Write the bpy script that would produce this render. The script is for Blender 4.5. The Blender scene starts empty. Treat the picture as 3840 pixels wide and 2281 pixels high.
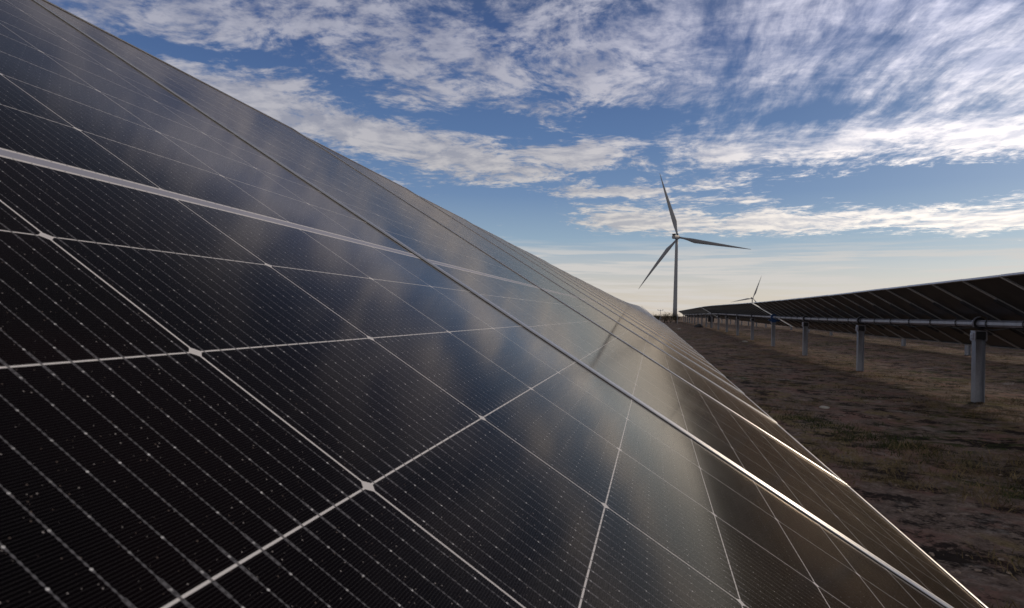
import bpy, bmesh, math, random
import numpy as np
from mathutils import Matrix, Vector, Euler
random.seed(7); rng = np.random.default_rng(7)
sc = bpy.context.scene
COL = sc.collection
R = math.radians
CAM_H = 1.5
# ------------------------------------------------------------------ camera
W = [[0.97387, 0.225503, 0.026936], [0.023377, 0.018435, -0.999557], [-0.2259, 0.974068, 0.012682]]
cd = bpy.data.cameras.new('camera'); cam = bpy.data.objects.new('camera', cd); COL.objects.link(cam)
right = Vector(W[0]).normalized(); up = -Vector(W[1]); back = -Vector(W[2])
up = (up - right*up.dot(right)).normalized(); back = right.cross(up)
m = Matrix(((right.x, up.x, back.x, 0), (right.y, up.y, back.y, 0), (right.z, up.z, back.z, CAM_H), (0, 0, 0, 1)))
cam.matrix_world = m
cd.sensor_width = 36; cd.lens = 21.455; cd.clip_start = 0.02; cd.clip_end = 20000
cd.dof.use_dof = True; cd.dof.focus_distance = 1.0; cd.dof.aperture_fstop = 30
sc.camera = cam
sc.view_settings.view_transform = 'Standard'; sc.view_settings.look = 'None'
sc.view_settings.exposure = 0; sc.view_settings.gamma = 1
# ------------------------------------------------------------------ node helpers
class NT:
    def __init__(s, t): s.t = t; s.n = t.nodes; s.l = t.links
    def new(s, typ, **kw):
        n = s.n.new(typ)
        for k, v in kw.items(): setattr(n, k, v)
        return n
    def put(s, sock, v):
        if v is None: return
        if isinstance(v, (int, float)): sock.default_value = v
        elif isinstance(v, (tuple, list)):
            sock.default_value = tuple(v) + (1,) if (len(v) == 3 and len(sock.default_value) == 4) else v
        else: s.l.new(v, sock)
    def math(s, op, a=None, b=None, c=None, clamp=False):
        n = s.new('ShaderNodeMath', operation=op, use_clamp=clamp)
        for i, v in enumerate((a, b, c)): s.put(n.inputs[i], v)
        return n.outputs[0]
    def mix(s, f, a, b, blend='MIX'):
        n = s.new('ShaderNodeMix', data_type='RGBA', blend_type=blend)
        s.put(n.inputs[0], f); s.put(n.inputs[6], a); s.put(n.inputs[7], b)
        return n.outputs[2]
    def smooth(s, v, a, b, lo=0., hi=1.):
        n = s.new('ShaderNodeMapRange', interpolation_type='SMOOTHSTEP')
        for i, x in enumerate((v, a, b, lo, hi)): s.put(n.inputs[i], x)
        return n.outputs[0]
    def lin(s, v, a, b, lo=0., hi=1.):
        n = s.new('ShaderNodeMapRange')
        for i, x in enumerate((v, a, b, lo, hi)): s.put(n.inputs[i], x)
        return n.outputs[0]
    def noise(s, vec, scale, detail=4, rough=.55, dist=0., lac=2., dims='3D'):
        n = s.new('ShaderNodeTexNoise', noise_dimensions=dims)
        s.put(n.inputs['Vector'], vec); s.put(n.inputs['Scale'], scale); s.put(n.inputs['Detail'], detail)
        s.put(n.inputs['Roughness'], rough); s.put(n.inputs['Distortion'], dist); s.put(n.inputs['Lacunarity'], lac)
        return n.outputs[0]
    def mapping(s, vec, loc=(0, 0, 0), rot=(0, 0, 0), scale=(1, 1, 1), typ='POINT'):
        n = s.new('ShaderNodeMapping', vector_type=typ)
        s.put(n.inputs[0], vec); n.inputs['Location'].default_value = loc
        n.inputs['Rotation'].default_value = rot; n.inputs['Scale'].default_value = scale
        return n.outputs[0]
    def comb(s, x, y, z=0.):
        n = s.new('ShaderNodeCombineXYZ'); s.put(n.inputs[0], x); s.put(n.inputs[1], y); s.put(n.inputs[2], z)
        return n.outputs[0]
    def sep(s, v):
        n = s.new('ShaderNodeSeparateXYZ'); s.put(n.inputs[0], v); return n.outputs
    def ramp(s, f, stops, interp='LINEAR'):
        n = s.new('ShaderNodeValToRGB'); cr = n.color_ramp; cr.interpolation = interp
        while len(cr.elements) < len(stops): cr.elements.new(.5)
        for e, (p, c) in zip(cr.elements, stops): e.position = p; e.color = tuple(c) + (1,)
        s.put(n.inputs[0], f); return n.outputs[0]
# ------------------------------------------------------------------ sky
SUN_AZ, SUN_EL = 34.0, 19.0         # azimuth clockwise from the row direction (+Y)
world = bpy.data.worlds.new('World'); sc.world = world; world.use_nodes = True
def build_sky():
    t = NT(world.node_tree); t.n.clear()
    out = t.new('ShaderNodeOutputWorld'); bg = t.new('ShaderNodeBackground')
    t.l.new(bg.outputs[0], out.inputs[0])
    sky = t.new('ShaderNodeTexSky', sky_type='NISHITA', sun_disc=False)
    sky.sun_elevation = R(SUN_EL); sky.sun_rotation = R(SUN_AZ); sky.altitude = 0
    sky.air_density = 1.0; sky.dust_density = 1.2; sky.ozone_density = 3.0
    geo = t.new('ShaderNodeTexCoord')
    d = geo.outputs['Generated']
    x, y, z = t.sep(d)
    az = t.math('ARCTAN2', x, y); el = t.math('ARCSINE', z)
    azd = t.math('MULTIPLY', az, 57.29578); eld = t.math('MULTIPLY', el, 57.29578)
    ae = t.comb(azd, eld)
    zc = t.math('ADD', t.math('MAXIMUM', z, 0.0), .045)
    px = t.math('DIVIDE', x, zc); py = t.math('DIVIDE', y, zc)
    P = t.comb(px, py)
    # --- domain warp
    wn = t.new('ShaderNodeTexNoise'); t.put(wn.inputs['Vector'], P); t.put(wn.inputs['Scale'], .9); t.put(wn.inputs['Detail'], 3.)
    vm = t.new('ShaderNodeVectorMath', operation='SUBTRACT'); t.l.new(wn.outputs['Color'], vm.inputs[0]); vm.inputs[1].default_value = (.5, .5, .5)
    vs = t.new('ShaderNodeVectorMath', operation='SCALE'); t.l.new(vm.outputs[0], vs.inputs[0]); vs.inputs['Scale'].default_value = .55
    va = t.new('ShaderNodeVectorMath', operation='ADD'); t.l.new(P, va.inputs[0]); t.l.new(vs.outputs[0], va.inputs[1])
    PW = va.outputs[0]
    vs2 = t.new('ShaderNodeVectorMath', operation='SCALE'); t.l.new(vm.outputs[0], vs2.inputs[0]); vs2.inputs['Scale'].default_value = .16
    va2 = t.new('ShaderNodeVectorMath', operation='ADD'); t.l.new(P, va2.inputs[0]); t.l.new(vs2.outputs[0], va2.inputs[1])
    PS = va2.outputs[0]
    # puffy field (small billows) and streaky field (drawn out along one heading)
    puff = t.noise(PW, 3.0, 9, .64)
    puff2 = t.noise(PW, 9.0, 6, .6)
    st = t.mapping(PS, rot=(0, 0, R(58)), scale=(3.3, .95, 1))
    streak = t.noise(st, 1.5, 9, .62)
    st2 = t.mapping(PS, rot=(0, 0, R(62)), scale=(11, 2.2, 1))
    streak2 = t.noise(st2, 1.2, 6, .62)
    def blob(cx, cy, rx, ry, amp, rot=0.):
        v = t.mapping(ae, loc=(cx, cy, 0), rot=(0, 0, R(rot)), scale=(rx, ry, 1), typ='TEXTURE')
        g = t.new('ShaderNodeTexGradient', gradient_type='QUADRATIC_SPHERE'); t.l.new(v, g.inputs[0])
        return t.math('MULTIPLY', g.outputs[1], amp)
    bias = None
    for b in SKY_BLOBS:
        g = blob(*b); bias = g if bias is None else t.math('ADD', bias, g)
    base = t.new('ShaderNodeFloatCurve')
    c = base.mapping.curves[0]
    pts = SKY_CURVE
    while len(c.points) < len(pts): c.points.new(.5, .5)
    for p, (a, b) in zip(c.points, pts): p.location = (a/50, b); p.handle_type = 'AUTO'
    base.mapping.update()
    t.put(base.inputs[1], t.math('DIVIDE', eld, 50.))
    bias = t.math('ADD', bias, t.math('SUBTRACT', base.outputs[0], .5))
    # how streaky: right-hand high part
    strk = t.math('MAXIMUM', 0., t.math('MINIMUM', 1., t.math('MULTIPLY', t.smooth(azd, -7., 9.), t.smooth(eld, 12., 17.))))
    puff3 = t.noise(PW, 24.0, 5, .6)
    fp = t.math('ADD', t.math('ADD', t.math('MULTIPLY', puff, .58), t.math('MULTIPLY', puff2, .28)), t.math('MULTIPLY', puff3, .14))
    fs = t.math('ADD', t.math('MULTIPLY', streak, .62), t.math('MULTIPLY', streak2, .38))
    mixf = t.new('ShaderNodeMix', data_type='FLOAT'); t.put(mixf.inputs[0], t.math('MULTIPLY', strk, .72)); t.put(mixf.inputs[2], fp); t.put(mixf.inputs[3], fs)
    fld = t.math('ADD', mixf.outputs[0], bias)
    hi = t.math('ADD', .625, t.math('MULTIPLY', strk, .085))
    dens = t.smooth(fld, .46, hi)
    thick = t.smooth(fld, .52, .78)
    # low horizontal stratus veils near the horizon
    hv = t.noise(t.comb(t.math('MULTIPLY', azd, .06), t.math('MULTIPLY', eld, 1.25)), 1.3, 6, .6)
    veil = t.math('MULTIPLY', t.smooth(hv, .42, .58), t.math('MULTIPLY', t.smooth(eld, 7.4, 4.8), .75))
    # colours (radiances; scaled by the background strength)
    S = 10.0
    sunv = Vector((math.sin(R(26))*math.cos(R(24)), math.cos(R(26))*math.cos(R(24)), math.sin(R(24))))
    dp = t.new('ShaderNodeVectorMath', operation='DOT_PRODUCT'); t.l.new(d, dp.inputs[0]); dp.inputs[1].default_value = sunv
    near = t.math('POWER', t.math('MAXIMUM', dp.outputs['Value'], 0.), 16.)
    skyc = t.mix(1.0, sky.outputs[0], SKY_TINT, 'MULTIPLY')
    def sc3(c): return tuple(v*S for v in c)
    grad = t.ramp(t.math('DIVIDE', eld, 40.), [(0, (.63, .55, .465)), (.06, (.60, .555, .50)), (.115, (.47, .50, .52)), (.17, (.28, .39, .50)), (.27, (.155, .25, .42)), (.40, (.095, .175, .35)), (.60, (.050, .098, .25)), (.85, (.055, .075, .13)), (1, (.05, .055, .08))])
    gs = t.mix(1.0, grad, sc3((1, 1, 1)), 'MULTIPLY')
    skyc = t.mix(.92, skyc, gs)
    lit = t.mix(t.smooth(eld, 3., 26.), sc3((.66, .62, .57)), sc3((.40, .41, .50)))
    shade = t.mix(t.smooth(eld, 3., 26.), sc3((.42, .42, .44)), sc3((.25, .27, .37)))
    hi_dim = t.mix(t.smooth(eld, 27., 37.), (1, 1, 1), (.55, .53, .50))
    lit = t.mix(1.0, lit, hi_dim, 'MULTIPLY'); shade = t.mix(1.0, shade, hi_dim, 'MULTIPLY')
    # billow shading
    det = t.noise(t.mapping(PW, loc=(.05, .09, 0)), 3.0, 9, .64)
    rel = t.math('SUBTRACT', puff, det)
    shf = t.lin(t.math('ADD', rel, t.math('MULTIPLY', puff2, .22)), .02, .22)
    clc = t.mix(shf, shade, lit)
    glow = t.mix(1.0, clc, t.mix(near, (1, 1, 1), (2.9, 2.76, 2.58)), 'MULTIPLY')
    c1 = t.mix(t.math('MULTIPLY', dens, t.math('SUBTRACT', .93, t.math('MULTIPLY', strk, .10))), skyc, glow)
    c2 = t.mix(veil, c1, sc3((.66, .63, .60)))
    # unseen sky behind the camera, brightened as added fill for the shaded ground
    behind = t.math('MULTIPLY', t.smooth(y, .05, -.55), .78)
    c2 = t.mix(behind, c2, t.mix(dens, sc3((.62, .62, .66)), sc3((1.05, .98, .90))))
    # below the horizon: dull earth
    low = t.smooth(eld, -.6, -.1)
    c3 = t.mix(low, sc3((.05, .04, .035)), c2)
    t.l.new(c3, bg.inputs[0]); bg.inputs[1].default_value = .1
    world.cycles.sampling_method = 'MANUAL'; world.cycles.sample_map_resolution = 512
SKY_TINT = (.75, .9, 1.1)
# (azimuth deg, elevation deg, radius az, radius el, amount, rotation deg)
SKY_BLOBS = [
    (-36, 16.8, 12, 3.6, .20, -8), (-25, 15.2, 12, 3.2, .20, -10), (-17, 13.8, 12, 2.8, .22, -6), (-7, 14.3, 9, 2.4, .24, 5),
    (6, 14.4, 8, 2.4, .20, 0), (16, 14.5, 12, 2.5, .20, 0), (26, 13.6, 12, 2.6, .24, 0),
    (-42, 20, 11, 2.2, -.18, 0), (-31, 20, 10, 2.0, -.14, -6), (-27, 18.2, 8, 1.9, -.15, -15), (-16, 17.2, 12, 2.1, -.26, -5), (-2, 17.5, 13, 2.3, -.24, 5), (13, 16.9, 11, 1.5, -.16, 0),
    (-.3, 14.6, 1.6, 1.9, -.18, 10), (21, 10.8, 18, 2.0, -.34, 0), (-4, 12.8, 7, .9, -.14, 0),
    (-3, 11.3, 13, 1.1, .22, 0), (7, 10.4, 12, .8, .18, 0),
    (-2, 8.6, 10, 2.1, .40, 0), (10, 8.2, 15, 2.1, .40, 1), (25, 7.7, 14, 2.2, .36, 0),
    (-16, 9.9, 11, 2.6, -.26, 0), (-10.5, 7.6, 5, 2.2, -.18, 0), (3, 6.2, 26, 1.2, -.2, 0),
    (25, 20, 12, 9, .09, 0), (-14.5, 24.8, 8, 2.4, -.10, -30), (-19.4, 21.0, 6, 1.8, -.10, 0), (4, 23, 12, 3, -.05, 15),
]
SKY_CURVE = [(0, .15), (5, .25), (6.5, .38), (9, .44), (11, .47), (14, .50), (18, .54), (24, .57), (31, .53), (38, .40), (50, .30)]
build_sky()
# ------------------------------------------------------------------ sun (veiled by thin cloud)
sl = bpy.data.lights.new('sun', 'SUN'); sl.energy = 1.0; sl.angle = R(5.0); sl.color = (1, .80, .58)
so = bpy.data.objects.new('sun', sl); COL.objects.link(so)
sd = Vector((math.sin(R(SUN_AZ))*math.cos(R(SUN_EL)), math.cos(R(SUN_AZ))*math.cos(R(SUN_EL)), math.sin(R(SUN_EL))))
so.rotation_euler = sd.to_track_quat('Z', 'Y').to_euler(); so.location = sd*50
# ------------------------------------------------------------------ object helpers
def link(o, parent=None):
    COL.objects.link(o)
    if parent is not None: o.parent = parent
    return o
def tag(o, label=None, cat=None, group=None, kind=None):
    if label: o['label'] = label
    if cat: o['category'] = cat
    if group: o['group'] = group
    if kind: o['kind'] = kind
    return o
def empty(name, loc=(0, 0, 0), rot=(0, 0, 0)):
    o = bpy.data.objects.new(name, None); o.empty_display_size = .2; o.location = loc; o.rotation_euler = rot
    return link(o)
class MB:
    """collects solids; build() makes ONE mesh object"""
    def __init__(s): s.v = []; s.f = []
    def add(s, v, f):
        b = len(s.v); s.v += [tuple(p) for p in v]; s.f += [tuple(i+b for i in q) for q in f]; return s
    def box(s, x0, x1, y0, y1, z0, z1, M=None):
        v = [(x, y, z) for z in (z0, z1) for y in (y0, y1) for x in (x0, x1)]
        if M is not None: v = [tuple(M @ Vector(p)) for p in v]
        return s.add(v, [(0, 2, 3, 1), (4, 5, 7, 6), (0, 1, 5, 4), (2, 6, 7, 3), (0, 4, 6, 2), (1, 3, 7, 5)])
    def loft(s, rings, caps=True):
        n = len(rings[0]); v = [p for r in rings for p in r]; f = []
        for i in range(len(rings)-1):
            for j in range(n):
                a = i*n+j; b = i*n+(j+1) % n
                f.append((a, b, b+n, a+n))
        if caps: f += [tuple(range(n))[::-1], tuple((len(rings)-1)*n+j for j in range(n))]
        return s.add(v, f)
    def tube(s, p0, p1, r0, r1=None, n=8, ph=0., caps=True):
        r1 = r0 if r1 is None else r1
        p0 = Vector(p0); p1 = Vector(p1); d = (p1-p0).normalized()
        a = d.orthogonal().normalized() if abs(d.y) < .99 else Vector((1, 0, 0)); b = d.cross(a)
        rings = [[tuple(p + a*math.cos(2*math.pi*j/n+ph)*r + b*math.sin(2*math.pi*j/n+ph)*r) for j in range(n)] for p, r in ((p0, r0), (p1, r1))]
        return s.loft(rings, caps)
    def mesh(s, name, mat, smooth=False):
        me = bpy.data.meshes.new(name); me.from_pydata(s.v, [], s.f)
        for mm in (mat if isinstance(mat, (list, tuple)) else [mat]): me.materials.append(mm)
        bm = bmesh.new(); bm.from_mesh(me); bmesh.ops.recalc_face_normals(bm, faces=bm.faces); bm.to_mesh(me); bm.free()
        if smooth:
            for p in me.polygons: p.use_smooth = True
        me.update(); return me
    def build(s, name, mat, parent=None, smooth=False):
        return link(bpy.data.objects.new(name, s.mesh(name, mat, smooth)), parent)
def material(name):
    mt = bpy.data.materials.new(name); mt.use_nodes = True
    t = NT(mt.node_tree); b = t.n['Principled BSDF']
    return mt, t, b
# ------------------------------------------------------------------ materials
def mat_metal(name, col, rough, var=.15, metallic=1., scale=6.):
    mt, t, b = material(name)
    co = t.new('ShaderNodeTexCoord').outputs['Object']
    n = t.noise(t.mapping(co, scale=(1, 1, .45)), scale, 6, .6); n2 = t.noise(co, scale*9, 3, .6)
    f = t.math('ADD', t.math('MULTIPLY', n, .7), t.math('MULTIPLY', n2, .3))
    c = t.mix(t.lin(f, .3, .7), tuple(v*(1-var) for v in col), tuple(min(1, v*(1+var)) for v in col))
    t.l.new(c, b.inputs['Base Color']); b.inputs['Metallic'].default_value = metallic
    t.put(b.inputs['Roughness'], t.lin(f, .3, .7, rough*.8, rough*1.25))
    return mt
M_FRAME = mat_metal('anodised_aluminium', (.62, .62, .62), .34, .05, .5)
M_GALV = mat_metal('galvanised_steel', (.34, .35, .39), .45, .3, .85)
M_TUBE = mat_metal('zinc_coated_tube', (.44, .44, .50), .40, .3, .6)
M_GALVD = mat_metal('dull_galvanised_steel', (.16, .165, .18), .55, .25)
M_DARK = mat_metal('dark_plastic', (.02, .02, .024), .5, .2, 0.)
M_BLUE = mat_metal('blue_painted_casting', (.015, .07, .22), .4, .2, 0.)
M_TURB = mat_metal('turbine_white_paint', (.19, .195, .21), .45, .05, 0., .05)
M_WOOD = mat_metal('weathered_timber', (.11, .09, .07), .8, .3, 0., 3.)
def mat_cells():
    mt, t, b = material('solar_cells_under_glass')
    co = t.new('ShaderNodeTexCoord').outputs['Object']
    x, y, z = t.sep(co)
    CU, CV = .1835, .106
    def near_line(v, period, off=0.):          # distance to the nearest multiple of period
        k = t.math('ADD', t.math('DIVIDE', v, period), off)
        fr = t.math('SUBTRACT', k, t.math('ROUND', k))
        return t.math('MULTIPLY', t.math('ABSOLUTE', fr), period), k
    ax = t.math('ABSOLUTE', x)
    xs = t.math('SUBTRACT', ax, .007)
    dy, ky = near_line(y, CU); dx, kx = near_line(xs, CV)
    # white gaps, chamfers, centre band, border
    gy = t.math('LESS_THAN', dy, .00060); gx = t.math('LESS_THAN', dx, .00053)
    ch = t.math('LESS_THAN', t.math('ADD', dx, t.math('MULTIPLY', dy, 1.0)), .0042)
    band = t.math('LESS_THAN', ax, .0085)
    edge = t.math('MAXIMUM', t.math('GREATER_THAN', t.math('ABSOLUTE', y), 3*CU-.0004), t.math('GREATER_THAN', xs, 11*CV-.0004))
    white = t.math('MAXIMUM', t.math('MAXIMUM', gy, gx), t.math('MAXIMUM', ch, t.math('MAXIMUM', band, edge)))
    # bus wires: 16 to a cell, running up the slope
    BS = .182/16
    db, kb = near_line(y, CU/16, .5)
    wire = t.math('LESS_THAN', db, .00013)
    dp, kp = near_line(xs, .016, .35)
    pad = t.math('LESS_THAN', t.math('ADD', t.math('POWER', db, 2.), t.math('POWER', t.math('MULTIPLY', dp, .9), 2.)), .00044**2)
    ds, ks = near_line(xs, .0026)
    stip = t.math('MULTIPLY', t.math('LESS_THAN', ds, .0007), t.math('LESS_THAN', db, .00033))
    fork = t.math('MULTIPLY', t.math('LESS_THAN', dx, .008), t.math('LESS_THAN', t.math('ABSOLUTE', t.math('SUBTRACT', db, .0005)), .00013))
    wn = t.new('ShaderNodeTexWhiteNoise', noise_dimensions='2D'); t.put(wn.inputs[0], t.comb(t.math('ROUND', kb), t.math('ROUND', kp)))
    padb = t.lin(wn.outputs[0], 0, 1, .25, 1.)
    # fingers across
    df, kf = near_line(x, .00125)
    fing = t.math('MULTIPLY', t.math('LESS_THAN', df, .00007), 1.)
    # dust specks
    vo = t.new('ShaderNodeTexVoronoi', feature='F1'); t.put(vo.inputs['Vector'], co); t.put(vo.inputs['Scale'], 560.)
    vr = t.sep(vo.outputs['Color'])
    sp = t.math('MULTIPLY', t.math('LESS_THAN', vo.outputs['Distance'], t.math('MULTIPLY', t.math('POWER', vr[1], 2.), .17)), t.math('GREATER_THAN', vr[0], .15))
    # cell colour: each cell a slightly different near black
    cid = t.new('ShaderNodeTexWhiteNoise', noise_dimensions='3D'); t.put(cid.inputs[0], t.comb(t.math('FLOOR', ky), t.math('FLOOR', kx), t.math('SIGN', x)))
    blot = t.noise(co, 5., 3, .5)
    cellc = t.mix(t.smooth(blot, .42, .6), (.0030, .0024, .0028), (.0065, .0032, .0036))
    cellc = t.mix(cid.outputs[0], cellc, (.0034, .0030, .0046))
    cellc = t.mix(t.math('MULTIPLY', fing, .55), cellc, (.075, .07, .07))
    cellc = t.mix(sp, cellc, t.mix(vr[2], (.16, .12, .10), (.50, .45, .42)))
    cellc = t.mix(t.math('MAXIMUM', t.math('MULTIPLY', wire, .5), t.math('MULTIPLY', t.math('MAXIMUM', stip, fork), .55)), cellc, (.30, .29, .30))
    cellc = t.mix(t.math('MULTIPLY', pad, padb), cellc, (.92, .89, .86))
    whc = t.mix(t.math('MULTIPLY', t.math('MULTIPLY', t.math('LESS_THAN', db, .0005), gx), .8), (.88, .83, .78), (.05, .05, .05))
    ib = t.math('LESS_THAN', t.math('ABSOLUTE', t.math('SUBTRACT', ax, 0.)), .0052)
    whc = t.mix(t.math('MULTIPLY', ib, .75), whc, (.30, .31, .40))
    c = t.mix(white, cellc, whc)
    c = t.mix(edge, c, (.006, .006, .007))
    # thin film of tan dust: covers more of the glass the flatter it is looked along
    lw = t.new('ShaderNodeLayerWeight'); lw.inputs[0].default_value = .5
    cosv = t.math('SUBTRACT', 1.0, lw.outputs['Facing'])
    film = t.math('SUBTRACT', 1.0, t.math('EXPONENT', t.math('DIVIDE', -.0005, t.math('MAXIMUM', t.math('MULTIPLY', cosv, cosv), .0004))))
    dn = t.lin(t.noise(co, 7., 5, .65), .3, .7, .5, 1.5)
    c = t.mix(t.math('MULTIPLY', film, dn, clamp=True), c, (.46, .33, .21))
    t.l.new(c, b.inputs['Base Color'])
    b.inputs['Roughness'].default_value = .34; b.inputs['Specular IOR Level'].default_value = .0
    rn = t.noise(co, 3., 4, .6)
    # textured front glass: reflection laid over the cells by Fresnel, with a slightly warm anti-glare film
    gl = t.noise(co, 900., 2, .6)
    bp = t.new('ShaderNodeBump'); bp.inputs['Strength'].default_value = .01; bp.inputs['Distance'].default_value = .0004
    t.l.new(gl, bp.inputs['Height'])
    gs = t.new('ShaderNodeBsdfGlossy'); grain = t.noise(co, 1100., 2, .8)
    gc = t.lin(grain, .32, .68, .2, 1.75)
    t.l.new(t.mix(1.0, t.comb(gc, gc, gc), (1, .905, .79), 'MULTIPLY'), gs.inputs['Color'])
    t.put(gs.inputs['Roughness'], t.lin(rn, .3, .7, .095, .125)); t.l.new(bp.outputs[0], gs.inputs['Normal'])
    fr = t.new('ShaderNodeFresnel'); fr.inputs['IOR'].default_value = 1.45
    ms = t.new('ShaderNodeMixShader'); t.put(ms.inputs[0], t.math('MULTIPLY', t.math('MINIMUM', t.math('MULTIPLY', t.math('POWER', fr.outputs[0], 2.0), 2.6), .47), t.math('SUBTRACT', 1.0, t.math('MAXIMUM', t.math('MULTIPLY', white, .55), t.math('MULTIPLY', edge, .85))))); t.l.new(b.outputs[0], ms.inputs[1]); t.l.new(gs.outputs[0], ms.inputs[2])
    t.l.new(ms.outputs[0], t.n['Material Output'].inputs[0])
    return mt
M_CELLS = mat_cells()
def mat_back():
    mt, t, b = material('module_back_glass')
    co = t.new('ShaderNodeTexCoord').outputs['Object']
    x, y, z = t.sep(co)
    n = t.noise(co, 4., 4, .6)
    def nl(v, period):
        k = t.math('DIVIDE', v, period); fr = t.math('SUBTRACT', k, t.math('ROUND', k)); return t.math('MULTIPLY', t.math('ABSOLUTE', fr), period)
    g = t.math('MAXIMUM', t.math('LESS_THAN', nl(y, .1835), .001), t.math('LESS_THAN', nl(x, .106), .001))
    c = t.mix(t.lin(n, .3, .7), (.040, .036, .036), (.075, .066, .062))
    c = t.mix(t.math('MULTIPLY', g, .6), c, (.09, .09, .09))
    t.l.new(c, b.inputs['Base Color']); b.inputs['Roughness'].default_value = .45
    b.inputs['Specular IOR Level'].default_value = .25
    return mt
M_BACK = mat_back()
def mat_ground():
    mt, t, b = material('dry_soil_ground')
    co = t.new('ShaderNodeTexCoord').outputs['Object']
    n1 = t.noise(co, .35, 6, .6); n2 = t.noise(t.mapping(co, loc=(13, 4, 0)), 1.4, 8, .65); n3 = t.noise(co, 9., 8, .7); n4 = t.noise(t.mapping(co, loc=(3, 44, 0)), 40., 4, .7)
    n5 = t.noise(t.mapping(co, loc=(53, 4, 7)), .7, 5, .6)
    n6 = t.noise(t.mapping(co, loc=(31, 2, 1)), 3.2, 7, .68)
    soil = t.ramp(t.math('ADD', t.math('MULTIPLY', n3, .6), t.math('MULTIPLY', n4, .4)), [(.32, (.07, .050, .040)), (.5, (.22, .158, .125)), (.66, (.40, .315, .255))])
    red = t.mix(t.smooth(n2, .47, .60), soil, t.mix(n3, (.20, .105, .080), (.35, .215, .17)))
    straw = t.ramp(n4, [(.3, (.12, .085, .042)), (.55, (.28, .205, .10)), (.75, (.46, .37, .22))])
    c = t.mix(t.math('MULTIPLY', t.smooth(n5, .48, .60), t.smooth(n6, .44, .56)), red, straw)
    green = t.mix(n4, (.030, .038, .011), (.10, .105, .038))
    c = t.mix(t.math('MULTIPLY', t.smooth(n1, .50, .60), t.smooth(n6, .46, .58)), c, green)
    dark = t.smooth(t.noise(t.mapping(co, loc=(9, 9, 9)), 2.3, 9, .78), .50, .58)
    c = t.mix(t.math('MULTIPLY', dark, .92), c, (.020, .014, .011))
    pale = t.smooth(t.noise(t.mapping(co, loc=(19, 5, 9)), 1.1, 9, .72), .57, .66)
    c = t.mix(t.math('MULTIPLY', pale, .7), c, (.36, .31, .265))
    t.l.new(c, b.inputs['Base Color']); b.inputs['Roughness'].default_value = .95; b.inputs['Specular IOR Level'].default_value = .1
    bp = t.new('ShaderNodeBump'); bp.inputs['Strength'].default_value = 1.; bp.inputs['Distance'].default_value = .08
    h = t.math('ADD', t.math('MULTIPLY', n3, .8), t.math('MULTIPLY', n4, .25))
    t.l.new(h, bp.inputs['Height']); t.l.new(bp.outputs[0], b.inputs['Normal'])
    return mt
M_GROUND = mat_ground()
def mat_leaf(name, a, bcol, scale=30.):
    mt, t, b = material(name)
    co = t.new('ShaderNodeTexCoord').outputs['Object']
    n = t.noise(co, scale, 3, .6)
    t.l.new(t.mix(t.lin(n, .35, .65), a, bcol), b.inputs['Base Color']); b.inputs['Roughness'].default_value = .8
    b.inputs['Specular IOR Level'].default_value = .15
    return mt
M_STRAW = mat_leaf('dry_grass', (.06, .042, .022), (.24, .175, .09), 2.5)
M_GREEN = mat_leaf('green_weeds', (.020, .028, .009), (.055, .064, .022), 4.)
M_SCRUB = mat_leaf('scrub_leaves', (.022, .026, .010), (.055, .055, .025), 3.)
M_TWIG = mat_leaf('bare_twigs', (.03, .024, .02), (.07, .055, .045), 8.)
# ------------------------------------------------------------------ ground
def sstep(a, b, x): q = np.clip((x-a)/(b-a), 0, 1); return q*q*(3-2*q)
def gz(x, y):
    x = np.asarray(x, float); y = np.asarray(y, float)
    return .33*sstep(18, 70, y)*(.62+.38*sstep(1, 3.5, x)) + .045*sstep(3.5, 5.5, x) + .15*sstep(7.5, 11, x)*(1-sstep(60, 110, y)) - .02
def fbm(x, y, seed=0):
    r = np.random.default_rng(seed); z = np.zeros_like(x)
    for f, a in ((.9, .5), (2.1, .3), (4.7, .22), (9.5, .12)):
        for _ in range(3):
            th = r.uniform(0, 6.28); ph = r.uniform(0, 6.28)
            z = z + a*np.sin((x*math.cos(th)+y*math.sin(th))*f*r.uniform(.8, 1.25)+ph+1.3*np.sin((x*math.sin(th)-y*math.cos(th))*f*.6+ph))/3
    return z
def axis(a, b, step, far, grow=1.13):
    mid = list(np.arange(a, b, step)); lo = []; s = step; v = a
    while v > -far: s *= grow; v -= s; lo.append(v)
    hi = []; s = step; v = mid[-1]
    while v < far: s *= grow; v += s; hi.append(v)
    return np.array(lo[::-1]+mid+hi)
def build_ground():
    xs = axis(.2, 12, .085, 9000); ys = axis(2, 22, .085, 9000)
    Xg, Yg = np.meshgrid(xs, ys)
    fade = 1-sstep(25, 120, np.hypot(Xg, Yg))
    Z = gz(Xg, Yg) + fbm(Xg, Yg, 3)*.035*fade + .03*fade*np.maximum(0, fbm(Xg*3.1, Yg*3.1, 5))**1.5 + .012*fade*np.maximum(0, fbm(Xg*9, Yg*9, 8))
    nx, ny = len(xs), len(ys)
    V = np.stack([Xg, Yg, Z], -1).reshape(-1, 3)
    i = np.arange(ny-1)[:, None]*nx + np.arange(nx-1)[None]
    F = np.stack([i, i+1, i+nx+1, i+nx], -1).reshape(-1, 4)
    me = bpy.data.meshes.new('ground'); me.from_pydata(V.tolist(), [], F.tolist()); me.materials.append(M_GROUND)
    for p in me.polygons: p.use_smooth = True
    o = link(bpy.data.objects.new('ground', me)); tag(o, 'bare brown dirt ground with patches of dry grass', None, None, 'structure')
build_ground()
def tris_object(name, V, F, mat):
    me = bpy.data.meshes.new(name); me.from_pydata(V.reshape(-1, 3).tolist(), [], F); me.materials.append(mat)
    return link(bpy.data.objects.new(name, me))
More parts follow.
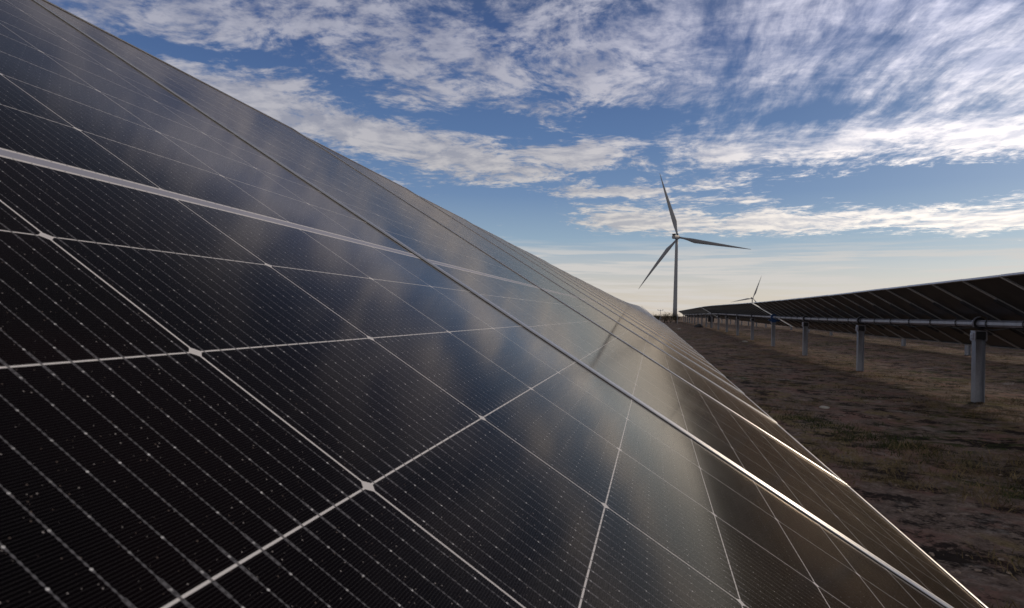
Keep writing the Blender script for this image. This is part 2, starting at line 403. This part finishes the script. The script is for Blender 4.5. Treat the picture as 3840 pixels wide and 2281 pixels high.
def blades(cx, cy, n_per, h, spread, lean, wid, rg):
    """thin bent blades round each centre; returns verts"""
    n = len(cx)*n_per
    bx = np.repeat(cx, n_per)+rg.normal(0, spread, n); by = np.repeat(cy, n_per)+rg.normal(0, spread, n)
    bz = gz(bx, by)+fbm(bx, by, 3)*.035*(1-sstep(25, 120, np.hypot(bx, by)))-.004
    th = rg.uniform(0, 6.283, n); hh = h*rg.uniform(.4, 1.25, n); ln = lean*rg.uniform(.2, 1.4, n)*hh
    ph = rg.uniform(0, 6.283, n); w = wid*rg.uniform(.6, 1.4, n)
    dx, dy = np.cos(th)*w, np.sin(th)*w; lx, ly = np.cos(ph)*ln, np.sin(ph)*ln
    P = np.stack([np.stack([bx-dx, by-dy, bz], -1), np.stack([bx+dx, by+dy, bz], -1),
                  np.stack([bx+lx*.4+dx*.7, by+ly*.4+dy*.7, bz+hh*.6], -1), np.stack([bx+lx*.4-dx*.7, by+ly*.4-dy*.7, bz+hh*.6], -1),
                  np.stack([bx+lx, by+ly, bz+hh], -1)], 1)
    F = []
    for k in range(n): F += [(5*k, 5*k+1, 5*k+2, 5*k+3), (5*k+3, 5*k+2, 5*k+4)]
    return P, F
def build_grass():
    rg = np.random.default_rng(11)
    def scatter(n, thr, seed, x0=.7, x1=26, ymax=60):
        yy = 2.2+(ymax-2.2)*rg.uniform(0, 1, n)**2.0; xx = x0+rg.uniform(0, 1, n)*(np.minimum(x1, 1.2+yy*.85)-x0)
        keep = fbm(xx*1.3, yy*1.3, seed) > thr
        return xx[keep], yy[keep]
    cx, cy = scatter(15000, .05, 21)
    P, F = blades(cx, cy, 10, .075, .07, 1.5, .0030, rg)
    tag(tris_object('dry_grass', P, F, M_STRAW), 'short dry straw coloured grass lying over the dirt', 'grass', None, 'stuff')
    cx, cy = scatter(9000, .36, 22)
    g = rg.normal(0, 1, (130, 2)); cx = np.concatenate([cx, 3.0+g[:, 0]*.30, 2.35+g[:110, 1]*.3, 3.5+g[:90, 1]*.2]); cy = np.concatenate([cy, 8.4+g[:, 1]*.45, 9.7+g[:110, 0]*.6, 6.4+g[:90, 0]*.2])
    P, F = blades(cx, cy, 10, .055, .05, 1.0, .0036, rg)
    tag(tris_object('green_weeds', P, F, M_GREEN), 'dark green low weeds growing in patches on the dirt', 'weeds', None, 'stuff')
build_grass()
def build_clods():
    rg = np.random.default_rng(5); n = 9000
    yy = 2.3+45*rg.uniform(0, 1, n)**2; xx = .7+rg.uniform(0, 1, n)*(np.minimum(22, 1.4+yy*.85)-.7)
    k = fbm(xx*1.7, yy*1.7, 77) > -.12; xx, yy = xx[k], yy[k]; n = len(xx)
    sz = np.minimum(.016, .0055*np.exp(rg.normal(0, .5, n)))*(1+yy/25)
    zz = gz(xx, yy)+fbm(xx, yy, 3)*.035*(1-sstep(25, 120, np.hypot(xx, yy)))+sz*.1
    base = np.array([(1, 0, 0), (0, 1, 0), (-1, 0, 0), (0, -1, 0), (.6, .6, .75), (-.6, .5, .8), (-.5, -.6, .7), (.6, -.5, .85)])
    J = base[None]*(1+rg.uniform(-.35, .35, (n, 8, 3))); J *= sz[:, None, None]*np.array([1.3, 1.1, .8])
    th = rg.uniform(0, 6.28, n); c, s_ = np.cos(th)[:, None], np.sin(th)[:, None]
    X = J[..., 0]*c-J[..., 1]*s_+xx[:, None]; Y = J[..., 0]*s_+J[..., 1]*c+yy[:, None]; Z = J[..., 2]+zz[:, None]
    V = np.stack([X, Y, Z], -1); F = []
    fs = [(4, 5, 6, 7), (0, 1, 5, 4), (1, 2, 5), (2, 6, 5), (2, 3, 6), (3, 7, 6), (3, 0, 7), (0, 4, 7)]
    for i in range(n): F += [tuple(a+8*i for a in f) for f in fs]
    tag(tris_object('dirt_clods', V, F, M_CLOD), 'small clods and pebbles scattered over the brown dirt', 'gravel', None, 'stuff')
M_CLOD = mat_leaf('crumbled_soil', (.07, .048, .038), (.30, .23, .18), 1.7)
build_clods()
# ------------------------------------------------------------------ solar tracker rows
LEN, WID, PITCH = 2.388, 1.138, 1.155
def module_meshes():
    g = MB(); g.box(-LEN/2+.0022, LEN/2-.0022, -WID/2+.0022, WID/2-.0022, -.0062, 0)
    me = g.mesh('solar_module', [M_CELLS, M_BACK])
    for p in me.polygons:
        if p.normal.z < .5: p.material_index = 1
    f = MB(); z1, z0 = .0030, -.033; L, Wd = LEN/2, WID/2; lip, th, fl = .0130, .0022, .026
    # long sides full length, short sides butted between them
    for s in (-1, 1):
        prof = [(Wd, z0), (Wd, z1-.0016), (Wd-.0012, z1-.0006), (Wd-.0035, z1), (Wd-lip+.0035, z1), (Wd-lip+.0012, z1-.0006), (Wd-lip, z1-.0014), (Wd-lip, z1-.0022), (Wd-th, z1-.0022), (Wd-th, z0+.002), (Wd-fl, z0+.002), (Wd-fl, z0)]
        f.loft([[(xx, s*a, b) for a, b in prof] for xx in (-L, L)])
        prof = [(L, z0), (L, z1-.0019), (L-.0012, z1-.0009), (L-.0035, z1-.0003), (L-lip+.0035, z1-.0003), (L-lip+.0012, z1-.0009), (L-lip, z1-.0014), (L-lip, .0002), (L-th, .0002), (L-th, z0+.0024), (L-fl, z0+.0024), (L-fl, z0+.0004)]
        f.loft([[(s*a, yy, b) for a, b in prof] for yy in (-Wd+.0023, Wd-.0023)])
    fr = f.mesh('module_frame', M_FRAME)
    r = MB()   # mounting rail under a seam: hat section, with a strap round the tube
    rl = .60
    r.box(-rl, rl, -.030, .030, -.0375, -.0335); r.box(-rl, rl, -.030, -.026, -.075, -.0375); r.box(-rl, rl, .026, .030, -.075, -.0375)
    rail = r.mesh('mounting_rail', M_GALVD)
    s_ = MB()
    for k in range(10):
        a0 = math.pi*(.98+k*.104); a1 = math.pi*(.98+(k+1)*.104)
        o_, i_ = .079, .071
        pts = lambda yy: [(math.cos(a0)*o_, yy, -.15+math.sin(a0)*o_), (math.cos(a1)*o_, yy, -.15+math.sin(a1)*o_), (math.cos(a1)*i_, yy, -.15+math.sin(a1)*i_), (math.cos(a0)*i_, yy, -.15+math.sin(a0)*i_)]
        s_.loft([pts(-.014), pts(.014)])
    for sg in (-1, 1): s_.box(sg*.075-.004, sg*.075+.004, -.014, .014, -.15, -.0375)
    strap = s_.mesh('tube_strap', M_DARK)
    return me, fr, rail, strap
ME_MOD, ME_FR, ME_RAIL, ME_STRAP = module_meshes()
TUBE_OFF = .15
def tube_mesh(length_pts):
    """octagonal torque tube through (y, x, z) points"""
    b = MB(); n = 8; r = .066
    rings = [[(x+math.cos(2*math.pi*(j+.5)/n)*r, y, z+math.sin(2*math.pi*(j+.5)/n)*r) for j in range(n)] for y, x, z in length_pts]
    b.loft(rings); return b
def post_meshes(h):
    """H section pile with its web across the row; top of the pile at z = 0, origin at the tube axis"""
    b = MB(); top = -.20
    for s in (-1, 1): b.box(s*.076-.004, s*.076+.004, -.078, .078, -h, top)
    b.box(-.0715, .0715, .010, .018, -h, top)
    post = b.mesh('post', M_GALV)
    c = MB()
    for s in (-1, 1):
        c.box(s*.090-.008, s*.090+.008, -.085, .085, -.33, -.15)           # side plates
        c.box(s*.111-.012, s*.111+.012, -.05, .05, -.31, -.19)             # rounded clamp ears
        c.tube((s*.111, -.05, -.19), (s*.111, .05, -.19), .0125, n=8)
        for zz in (-.235, -.285): c.tube((s*.123, 0, zz), (s*.137, 0, zz), .014, n=6)
    c.box(-.105, .105, -.087, .087, -.149, -.137)
    n = 9                                                               # arm curving up the left side and over the tube
    for k in range(n):
        a0 = math.pi*(1.18-k*.078); a1 = math.pi*(1.18-(k+1)*.078); ro, ri = .135, .113
        p = lambda yy: [(math.cos(a0)*ro, yy, math.sin(a0)*ro), (math.cos(a1)*ro, yy, math.sin(a1)*ro), (math.cos(a1)*ri, yy, math.sin(a1)*ri), (math.cos(a0)*ri, yy, math.sin(a0)*ri)]
        c.loft([p(-.052), p(-.031)])
    brk = c.mesh('bearing_bracket', M_TUBE)
    d = MB(); n = 14
    for k in range(n):
        a0 = 2*math.pi*k/n; a1 = 2*math.pi*(k+1)/n
        p = lambda yy: [(math.cos(a0)*.112, yy, math.sin(a0)*.112), (math.cos(a1)*.112, yy, math.sin(a1)*.112), (math.cos(a1)*.070, yy, math.sin(a1)*.070), (math.cos(a0)*.070, yy, math.sin(a0)*.070)]
        d.loft([p(-.03), p(.03)])
    d.box(-.0815, .0815, -.082, -.006, -.30, -.1505)
    brg = d.mesh('bearing', M_DARK)
    return post, brk, brg
def drive_mesh():
    b = MB(); b.tube((0, -.07, 0), (0, .07, 0), .15, n=18)
    b.box(-.12, .12, -.09, .09, -.27, -.13); b.tube((-.24, 0, -.17), (.22, 0, -.17), .045, n=10)
    b.box(.18, .30, -.05, .05, -.22, -.12)
    return b.mesh('slew_drive', M_BLUE)
ME_DRIVE = drive_mesh()
POSTS = {}
def tracker(cx, y0, n_mod, beta_fn, off_fn, label, posts_y, drive_y=None, gap_after=None, gap=0., rails=True, zfn=None, seed=0):
    """cx: x of the module centre line; y0: centre of the first module"""
    rg = random.Random(seed)
    root = empty('solar_tracker', (cx, y0, float(gz(cx, y0))))
    base = Vector(root.location)
    tag(root, label, 'solar array', 'rows of solar panels on trackers')
    mods = []; y = y0; tube_pts = []
    for i in range(n_mod):
        be = beta_fn(y); o = off_fn(y)
        nrm = Vector((math.sin(be), 0, math.cos(be)))
        zc = zfn(y) if zfn else float(gz(cx, y))+1.622
        jit = 0 if (seed == 1 and i < 8) else rg.gauss(0, .0010)
        c = Vector((cx, y, zc)) + nrm*(o+jit) - base
        mo = link(bpy.data.objects.new('solar_module', ME_MOD), root); mo.location = c; mo.rotation_euler = (0, be + (rg.gauss(0, .0018) if jit else 0), 0)
        fo = link(bpy.data.objects.new('module_frame', ME_FR), mo)
        tube_pts.append((y-base.y, (cx-base.x)-nrm.x*TUBE_OFF, zc-base.z-nrm.z*TUBE_OFF+nrm.z*o*0))
        if rails and i < n_mod-1 and i != gap_after:
            ra = link(bpy.data.objects.new('mounting_rail', ME_RAIL), root); ra.location = c + Vector((0, PITCH/2, 0)); ra.rotation_euler = (0, be, 0)
            st = link(bpy.data.objects.new('tube_strap', ME_STRAP), ra)
        y += PITCH
        if i == gap_after: y += gap
    y_end = y - PITCH
    a = tube_pts[0]; e = tube_pts[-1]
    pts = [(a[0]-.62, a[1], a[2])]+tube_pts+[(e[0]+.62, e[1], e[2])]
    tube_mesh(pts).build('torque_tube', M_TUBE, root)
    if rails:
        cb_ = MB(); prev = None
        for k in range(len(tube_pts)*4-3):
            j, q = divmod(k, 4); A = tube_pts[j]; B = tube_pts[min(j+1, len(tube_pts)-1)]; w = q/4
            P_ = Vector((A[1]*(1-w)+B[1]*w+.055, A[0]*(1-w)+B[0]*w, A[2]*(1-w)+B[2]*w-.075-.03*math.sin(math.pi*w)*rg.uniform(.5, 1.6)))
            if prev is not None: cb_.tube(prev, P_, .011, n=5)
            prev = P_
        cb_.build('cable', M_DARK, root)
    ty = [p[0]+base.y for p in pts]; tx = [p[1]+base.x for p in pts]; tz = [p[2]+base.z for p in pts]
    for py_ in posts_y:
        if not (ty[0] < py_ < ty[-1]): continue
        X = float(np.interp(py_, ty, tx)); Zt = float(np.interp(py_, ty, tz)); G = float(gz(X, py_))
        h = round(Zt-G+.12, 2)
        if h not in POSTS: POSTS[h] = post_meshes(h)
        pm, bm_, gm = POSTS[h]
        po = link(bpy.data.objects.new('post', pm), root); po.location = Vector((X, py_, Zt))-base
        bo = link(bpy.data.objects.new('bearing_bracket', bm_), po)
        if drive_y is not None and abs(py_-drive_y) < .1:
            dr = link(bpy.data.objects.new('slew_drive', ME_DRIVE), root); dr.location = po.location
            dr['label'] = 'blue motor drive on top of its post'
        else: link(bpy.data.objects.new('bearing', gm), po)
    return root
# --- near row: the camera looks along its face
NEAR_CX, NEAR_Z = -.3978, 1.5907
def near_off(y):      # (top, bottom) distances from the first module's plane
    u = y-.248
    top = np.interp(u, [.18, 1.34, 2.49, 3.65, 4.8, 9, 24, 60], [0, -.0048, -.0095, -.0150, -.0195, -.030, -.055, -.06])
    bot = np.interp(u, [.18, 1.34, 2.49, 3.65, 4.8, 9, 24, 60], [0, -.001, -.001, .002, .007, .020, .050, .055])
    return top, bot
def near_beta(y): t_, b_ = near_off(y); return R(31.306) - (b_-t_)/LEN + R(8)*float(sstep(30, 68, y))
def near_mid(y): t_, b_ = near_off(y); return (t_+b_)/2
PY0 = 13.2
posts_near = [PY0+6.9*k for k in range(-2, 20)]
first = .1835+.248
tracker(NEAR_CX, first-2*PITCH, 60, near_beta, near_mid, 'close row of black solar panels filling the left and bottom of the view', posts_near,
        zfn=lambda y: NEAR_Z+.55*float(gz(0, y)-gz(0, 0)), seed=1)
tracker(NEAR_CX, first+59.2*PITCH, 55, lambda y: R(40), lambda y: 0, 'far continuation of the close solar row, behind its distant end', posts_near, rails=False,
        zfn=lambda y: NEAR_Z+.15, seed=2)
# --- right row, seen from beneath
bR = lambda y: R(30.5)
RX = 6.06
posts_r = [PY0+6.72*k for k in range(-2, 20)]
tracker(RX, 33.9-27*PITCH-.30-.575, 58, bR, lambda y: 0, 'dark underside of the solar row on the right, raised on grey posts', posts_r, drive_y=PY0+6.72*3, gap_after=27, gap=.75, seed=3)
tracker(RX, 33.9+30.6*PITCH+1.0, 55, bR, lambda y: 0, 'farther end of the right hand solar row, beyond the bright gap', posts_r, rails=False, seed=4)
# --- third and fourth rows, mostly hidden behind the right one
posts_3 = [8.9+6.6*k for k in range(-1, 20)]
tracker(12.7, 1.5, 58, bR, lambda y: 0, 'second solar row to the right, only its short post feet showing', posts_3, rails=False, seed=5)
tracker(12.7, 1.5+59.2*PITCH, 50, bR, lambda y: 0, 'distant end of the second row to the right, under the nearer panels', posts_3, rails=False, seed=6)
tracker(19.3, 20, 60, bR, lambda y: 0, 'farthest solar row to the right, posts showing as pale specks', [21+6.6*k for k in range(18)], rails=False, seed=8)
# ------------------------------------------------------------------ wind turbines
def turbine(label, px_az, dist, hub_el, base_z, axis_az, phase, Rb, cone=R(5), tilt=R(5)):
    az = R(px_az); hub = Vector((math.sin(az)*dist, math.cos(az)*dist, CAM_H+math.tan(R(hub_el))*dist))
    th = R(axis_az)
    a = Vector((math.sin(th)*math.cos(tilt), math.cos(th)*math.cos(tilt), math.sin(tilt)))
    ah = Vector((math.sin(th), math.cos(th), 0))
    tower_xy = hub - ah*4.6
    root = empty('wind_turbine', (tower_xy.x, tower_xy.y, base_z)); base = Vector(root.location)
    tag(root, label, 'wind turbine', 'wind turbines on the horizon')
    H = hub.z-base_z
    b = MB(); n = 28; rings = []
    for k in range(9):
        f = k/8; r = 2.35*(1-f)+1.45*f; rings.append([(math.cos(2*math.pi*j/n)*r, math.sin(2*math.pi*j/n)*r, f*(H-1.9)) for j in range(n)])
    b.loft(rings); b.build('tower', M_TURB, root, True)
    side = a.cross(Vector((0, 0, 1))).normalized(); upv = side.cross(a)
    def L(f, s, u): return hub - base + a*f + side*s + upv*u
    nb = MB(); secs = [(-14.0, 1.55, 1.5), (-13.3, 1.95, 1.9), (-5, 2.05, 2.1), (-2.6, 1.9, 1.95), (-1.9, 1.5, 1.55)]
    rings = []
    for f, w, h in secs:
        rg_ = []
        for j in range(16):
            an = 2*math.pi*j/16; cx_, sx_ = math.cos(an), math.sin(an); q = (abs(cx_)**5+abs(sx_)**5)**(-1/5)
            rg_.append(tuple(L(f, cx_*q*w, sx_*q*h)))
        rings.append(rg_)
    nb.loft(rings); na = nb.build('nacelle', M_TURB, root)
    cb = MB(); cm = []
    pts = [L(f, s, u) for u in (2.0, 3.7) for s in (-1.6, 1.6) for f in (-13.2, -9.8)]
    cb.add(pts, [(0, 2, 3, 1), (4, 5, 7, 6), (0, 1, 5, 4), (2, 6, 7, 3), (0, 4, 6, 2), (1, 3, 7, 5)]); cb.build('cooler', M_DARK, na)
    hb = MB(); rings = []
    for f, r in ((-1.85, 1.5), (-1.2, 1.95), (.6, 1.95), (1.6, 1.5), (2.3, .9), (2.6, .25)):
        rings.append([tuple(L(f, math.cos(2*math.pi*j/20)*r, math.sin(2*math.pi*j/20)*r)) for j in range(20)])
    hb.loft(rings); hb.build('hub', M_TURB, root, True)
    for k in range(3):
        ph = R(phase)+k*2*math.pi/3
        rad = upv*math.cos(ph)+side*math.sin(ph); tan = -upv*math.sin(ph)+side*math.cos(ph)
        bb = MB(); rings = []
        for i in range(19):
            f = i/18; r = 1.3+f*(Rb-1.3)
            if f < .045: ch, tk = 2.0, 2.0
            elif f < .22:
                q = (f-.045)/.175; q = q*q*(3-2*q); ch = 2.0+q*2.7; tk = 2.0-q*1.05
            else: q = (f-.22)/.78; ch = 4.7*(1-q)**.92+.32; tk = .95*(1-q)+.06
            tw = R(16)*(1-f)**2+R(6)
            cdir = tan*math.cos(tw)+a*math.sin(tw); tdir = -tan*math.sin(tw)+a*math.cos(tw)
            bend = math.sin(cone)*r*(.35+.65*f)
            c0 = hub-base+rad*(r*math.cos(cone))+a*bend
            sh = 0 if f < .045 else -.22*ch*min(1, (f-.045)/.175)
            ring = []
            for j in range(14):
                an = 2*math.pi*j/14; ring.append(tuple(c0+cdir*(math.cos(an)*ch/2+sh*-1)+tdir*(math.sin(an)*tk/2*(1-.35*math.cos(an)*-1*min(1, f*4)))))
            rings.append(ring)
        bb.loft(rings); bb.build('blade', M_TURB, root, True)
    return root
turbine('large wind turbine, all three blades and its whole tower in view', 2.05, 700, 7.12, .3, 24, 102, 78)
turbine('small distant wind turbine half hidden behind the right solar row', 8.47, 2150, 1.74, -4, 30, 20, 79)
# ------------------------------------------------------------------ distant scrub, masts and bits
def shrub(x, y, w, h, label, seed, n=900, twigs=9, mat=None):
    rg = np.random.default_rng(seed); z = float(gz(x, y))
    root = empty('shrub', (x, y, z)); tag(root, label, 'shrub', 'scrub along the horizon')
    tb = MB(); tips = []
    for k in range(twigs):
        th = rg.uniform(0, 6.28); r = w*.45*rg.uniform(.2, 1); p1 = (math.cos(th)*r*.5, math.sin(th)*r*.5, h*.45); p2 = (math.cos(th)*r, math.sin(th)*r, h*rg.uniform(.6, 1.0))
        tb.tube((0, 0, -.05), p1, .03, .02, 5); tb.tube(p1, p2, .02, .006, 5); tips.append(p2)
    tb.build('stem', M_TWIG, root)
    cl = rg.normal(0, 1, (14, 3)); cl /= np.linalg.norm(cl, axis=1)[:, None]
    cen = cl*np.array([w*.33, w*.33, h*.28])*rg.uniform(.4, 1, (14, 1))+np.array([0, 0, h*.5])
    c = cen[rg.integers(0, 14, n)]+rg.normal(0, 1, (n, 3))*np.array([w*.13, w*.13, h*.13])
    c[:, 2] = np.clip(c[:, 2], .02, h*1.05)
    V = []; F = []
    for i in range(n):
        a = rg.normal(0, 1, 3); a /= np.linalg.norm(a); b2 = np.cross(a, rg.normal(0, 1, 3)); b2 /= np.linalg.norm(b2); s = rg.uniform(.03, .075)
        V += [tuple(c[i]-a*s), tuple(c[i]+b2*s*.6), tuple(c[i]+a*s), tuple(c[i]-b2*s*.6)]; F.append((4*i, 4*i+1, 4*i+2, 4*i+3))
    m_ = MB(); m_.v = V; m_.f = F; m_.build('foliage', mat or M_SCRUB, root)
def at(px, y):     # x at depth y along a bearing given by degrees
    return math.tan(R(px))*y
SH = [(-.35, 118, 2.8, 1.7, 'lowest olive shrub just over the edge of the close panels'),
      (.02, 120, 2.6, 1.95, 'rounded olive shrub left of the tripod mast on the horizon'),
      (.45, 117, 2.6, 1.6, 'low shrub directly behind the tripod mast'),
      (1.0, 116, 3.0, 1.95, 'shrub left of the big turbine tower foot'),
      (1.55, 114, 3.2, 2.15, 'tall dark shrub at the foot of the big turbine tower'),
      (2.05, 112, 2.4, 1.6, 'shrub on the right of the big turbine tower foot')]
for i, (b_, y_, w_, h_, lab) in enumerate(SH): shrub(at(b_, y_), y_, w_, h_, lab, 40+i)
def bare_bush():
    x, y = at(1.25, 110), 110; root = empty('bare_bush', (x, y, float(gz(x, y)))); tag(root, 'leafless twiggy bush beside the big turbine tower foot', 'bush')
    rg = random.Random(4); b = MB()
    for k in range(7):
        p = Vector((0, 0, 0)); d = Vector((rg.uniform(-.5, .5), rg.uniform(-.3, .3), 1)).normalized(); r = .035
        for s in range(5):
            q = p+d*.38; b.tube(p, q, r, r*.7, 5); p = q; r *= .7; d = (d+Vector((rg.uniform(-.5, .5), rg.uniform(-.4, .4), rg.uniform(-.2, .2)))).normalized()
            if s > 1: b.tube(p, p+(d+Vector((rg.uniform(-1, 1), 0, .1))).normalized()*.3, r*.8, r*.3, 4)
    b.build('branches', M_TWIG, root)
bare_bush()
def mast():
    x, y = at(.62, 105), 105.; root = empty('tripod_mast', (x, y, float(gz(x, y)))); tag(root, 'thin tripod weather mast standing among the far shrubs', 'mast')
    b = MB(); b.tube((0, 0, 0), (0, 0, 2.35), .05, .04, 8); b.build('pole', M_GALV, root)
    for k in range(3):
        th = 2*math.pi*k/3+.2; l = MB(); l.tube((math.cos(th)*.75, math.sin(th)*.75, 0), (0, 0, 1.15), .025, .025, 6); l.build('leg', M_GALV, root)
    c = MB(); c.tube((-.4, 0, 2.2), (.4, 0, 2.2), .025, n=6); c.tube((-.4, 0, 2.2), (-.4, 0, 2.36), .05, n=8); c.tube((.4, 0, 2.2), (.4, 0, 2.4), .04, n=8)
    c.build('sensor_arm', M_DARK, root)
mast()
def thin_pole(brg, y, h, r, label, mat):
    x = at(brg, y); root = empty('marker_pole', (x, y, float(gz(x, y)))); tag(root, label, 'pole')
    b = MB(); b.tube((0, 0, -.1), (0, 0, h), r, r*.8, 8); b.build('shaft', mat, root)
    c = MB(); c.tube((0, 0, h+.001), (0, 0, h+.06), r*1.4, r*.9, 8); c.build('cap', mat, root)
thin_pole(-.52, 150, 2.3, .05, 'thin dark pole rising just above the far edge of the close panels', M_WOOD)
thin_pole(2.14, 103, 1.45, .06, 'pale pole at the far tip of the right hand panels', M_GALV)
def cabinet():
    x, y = at(5.03, 69.), 69.; root = empty('control_cabinet', (x, y, float(gz(x, y)))); tag(root, 'black control box on a dark post between the distant posts', 'control box')
    b = MB(); b.box(-.06, .06, -.06, .06, -.1, 1.2); b.build('post', M_DARK, root)
    c = MB(); c.box(-.3, .3, -.12, .12, .62, 1.25); c.box(-.32, .32, -.14, .14, 1.251, 1.28); k = c.build('box', M_DARK, root)
    d = MB(); d.box(-.27, .27, -.135, -.1205, .66, 1.21); dd = d.build('door', M_DARK, k)
cabinet()
def mound():
    x, y = at(4.0, 70.), 70.; o = bmesh.new(); bmesh.ops.create_icosphere(o, subdivisions=4, radius=1)
    for v in o.verts:
        n = .10*math.sin(v.co.x*5+1)+.08*math.sin(v.co.y*7+v.co.z*4)+.05*math.sin(v.co.x*13+v.co.z*11)
        v.co = Vector((v.co.x*.42*(1+n), v.co.y*.3*(1+n), max(-.05, v.co.z*.36*(1+n))))
    me = bpy.data.meshes.new('mound'); o.to_mesh(me); o.free(); me.materials.append(M_DARK)
    ob = link(bpy.data.objects.new('covered_heap', me)); ob.location = (x, y, float(gz(x, y)))
    tag(ob, 'low rounded black heap on the dirt behind the first far posts', 'heap')
mound()
def stone(brg, y, s, label, seed):
    x = at(brg, y); rg = random.Random(seed); o = bmesh.new(); bmesh.ops.create_icosphere(o, subdivisions=2, radius=s)
    for v in o.verts: v.co = Vector((v.co.x*1.6, v.co.y, v.co.z*.6))*(1+rg.uniform(-.16, .16))
    me = bpy.data.meshes.new('stone'); o.to_mesh(me); o.free(); me.materials.append(M_STONE)
    ob = link(bpy.data.objects.new('stone', me)); ob.location = (x, y, float(gz(x, y))+s*.3); tag(ob, label, 'stone', 'pale stones on the dirt')
M_STONE = mat_leaf('pale_stone', (.28, .25, .22), (.42, .39, .35), 6.)
stone(2.3, 62, .10, 'pale stone lying left of the distant posts', 1)
stone(7.9, 37, .10, 'pale flat stone before the post left of the blue drive', 2)
stone(14.2, 11.5, .05, 'small pale stone on open dirt before the nearest full post', 3)
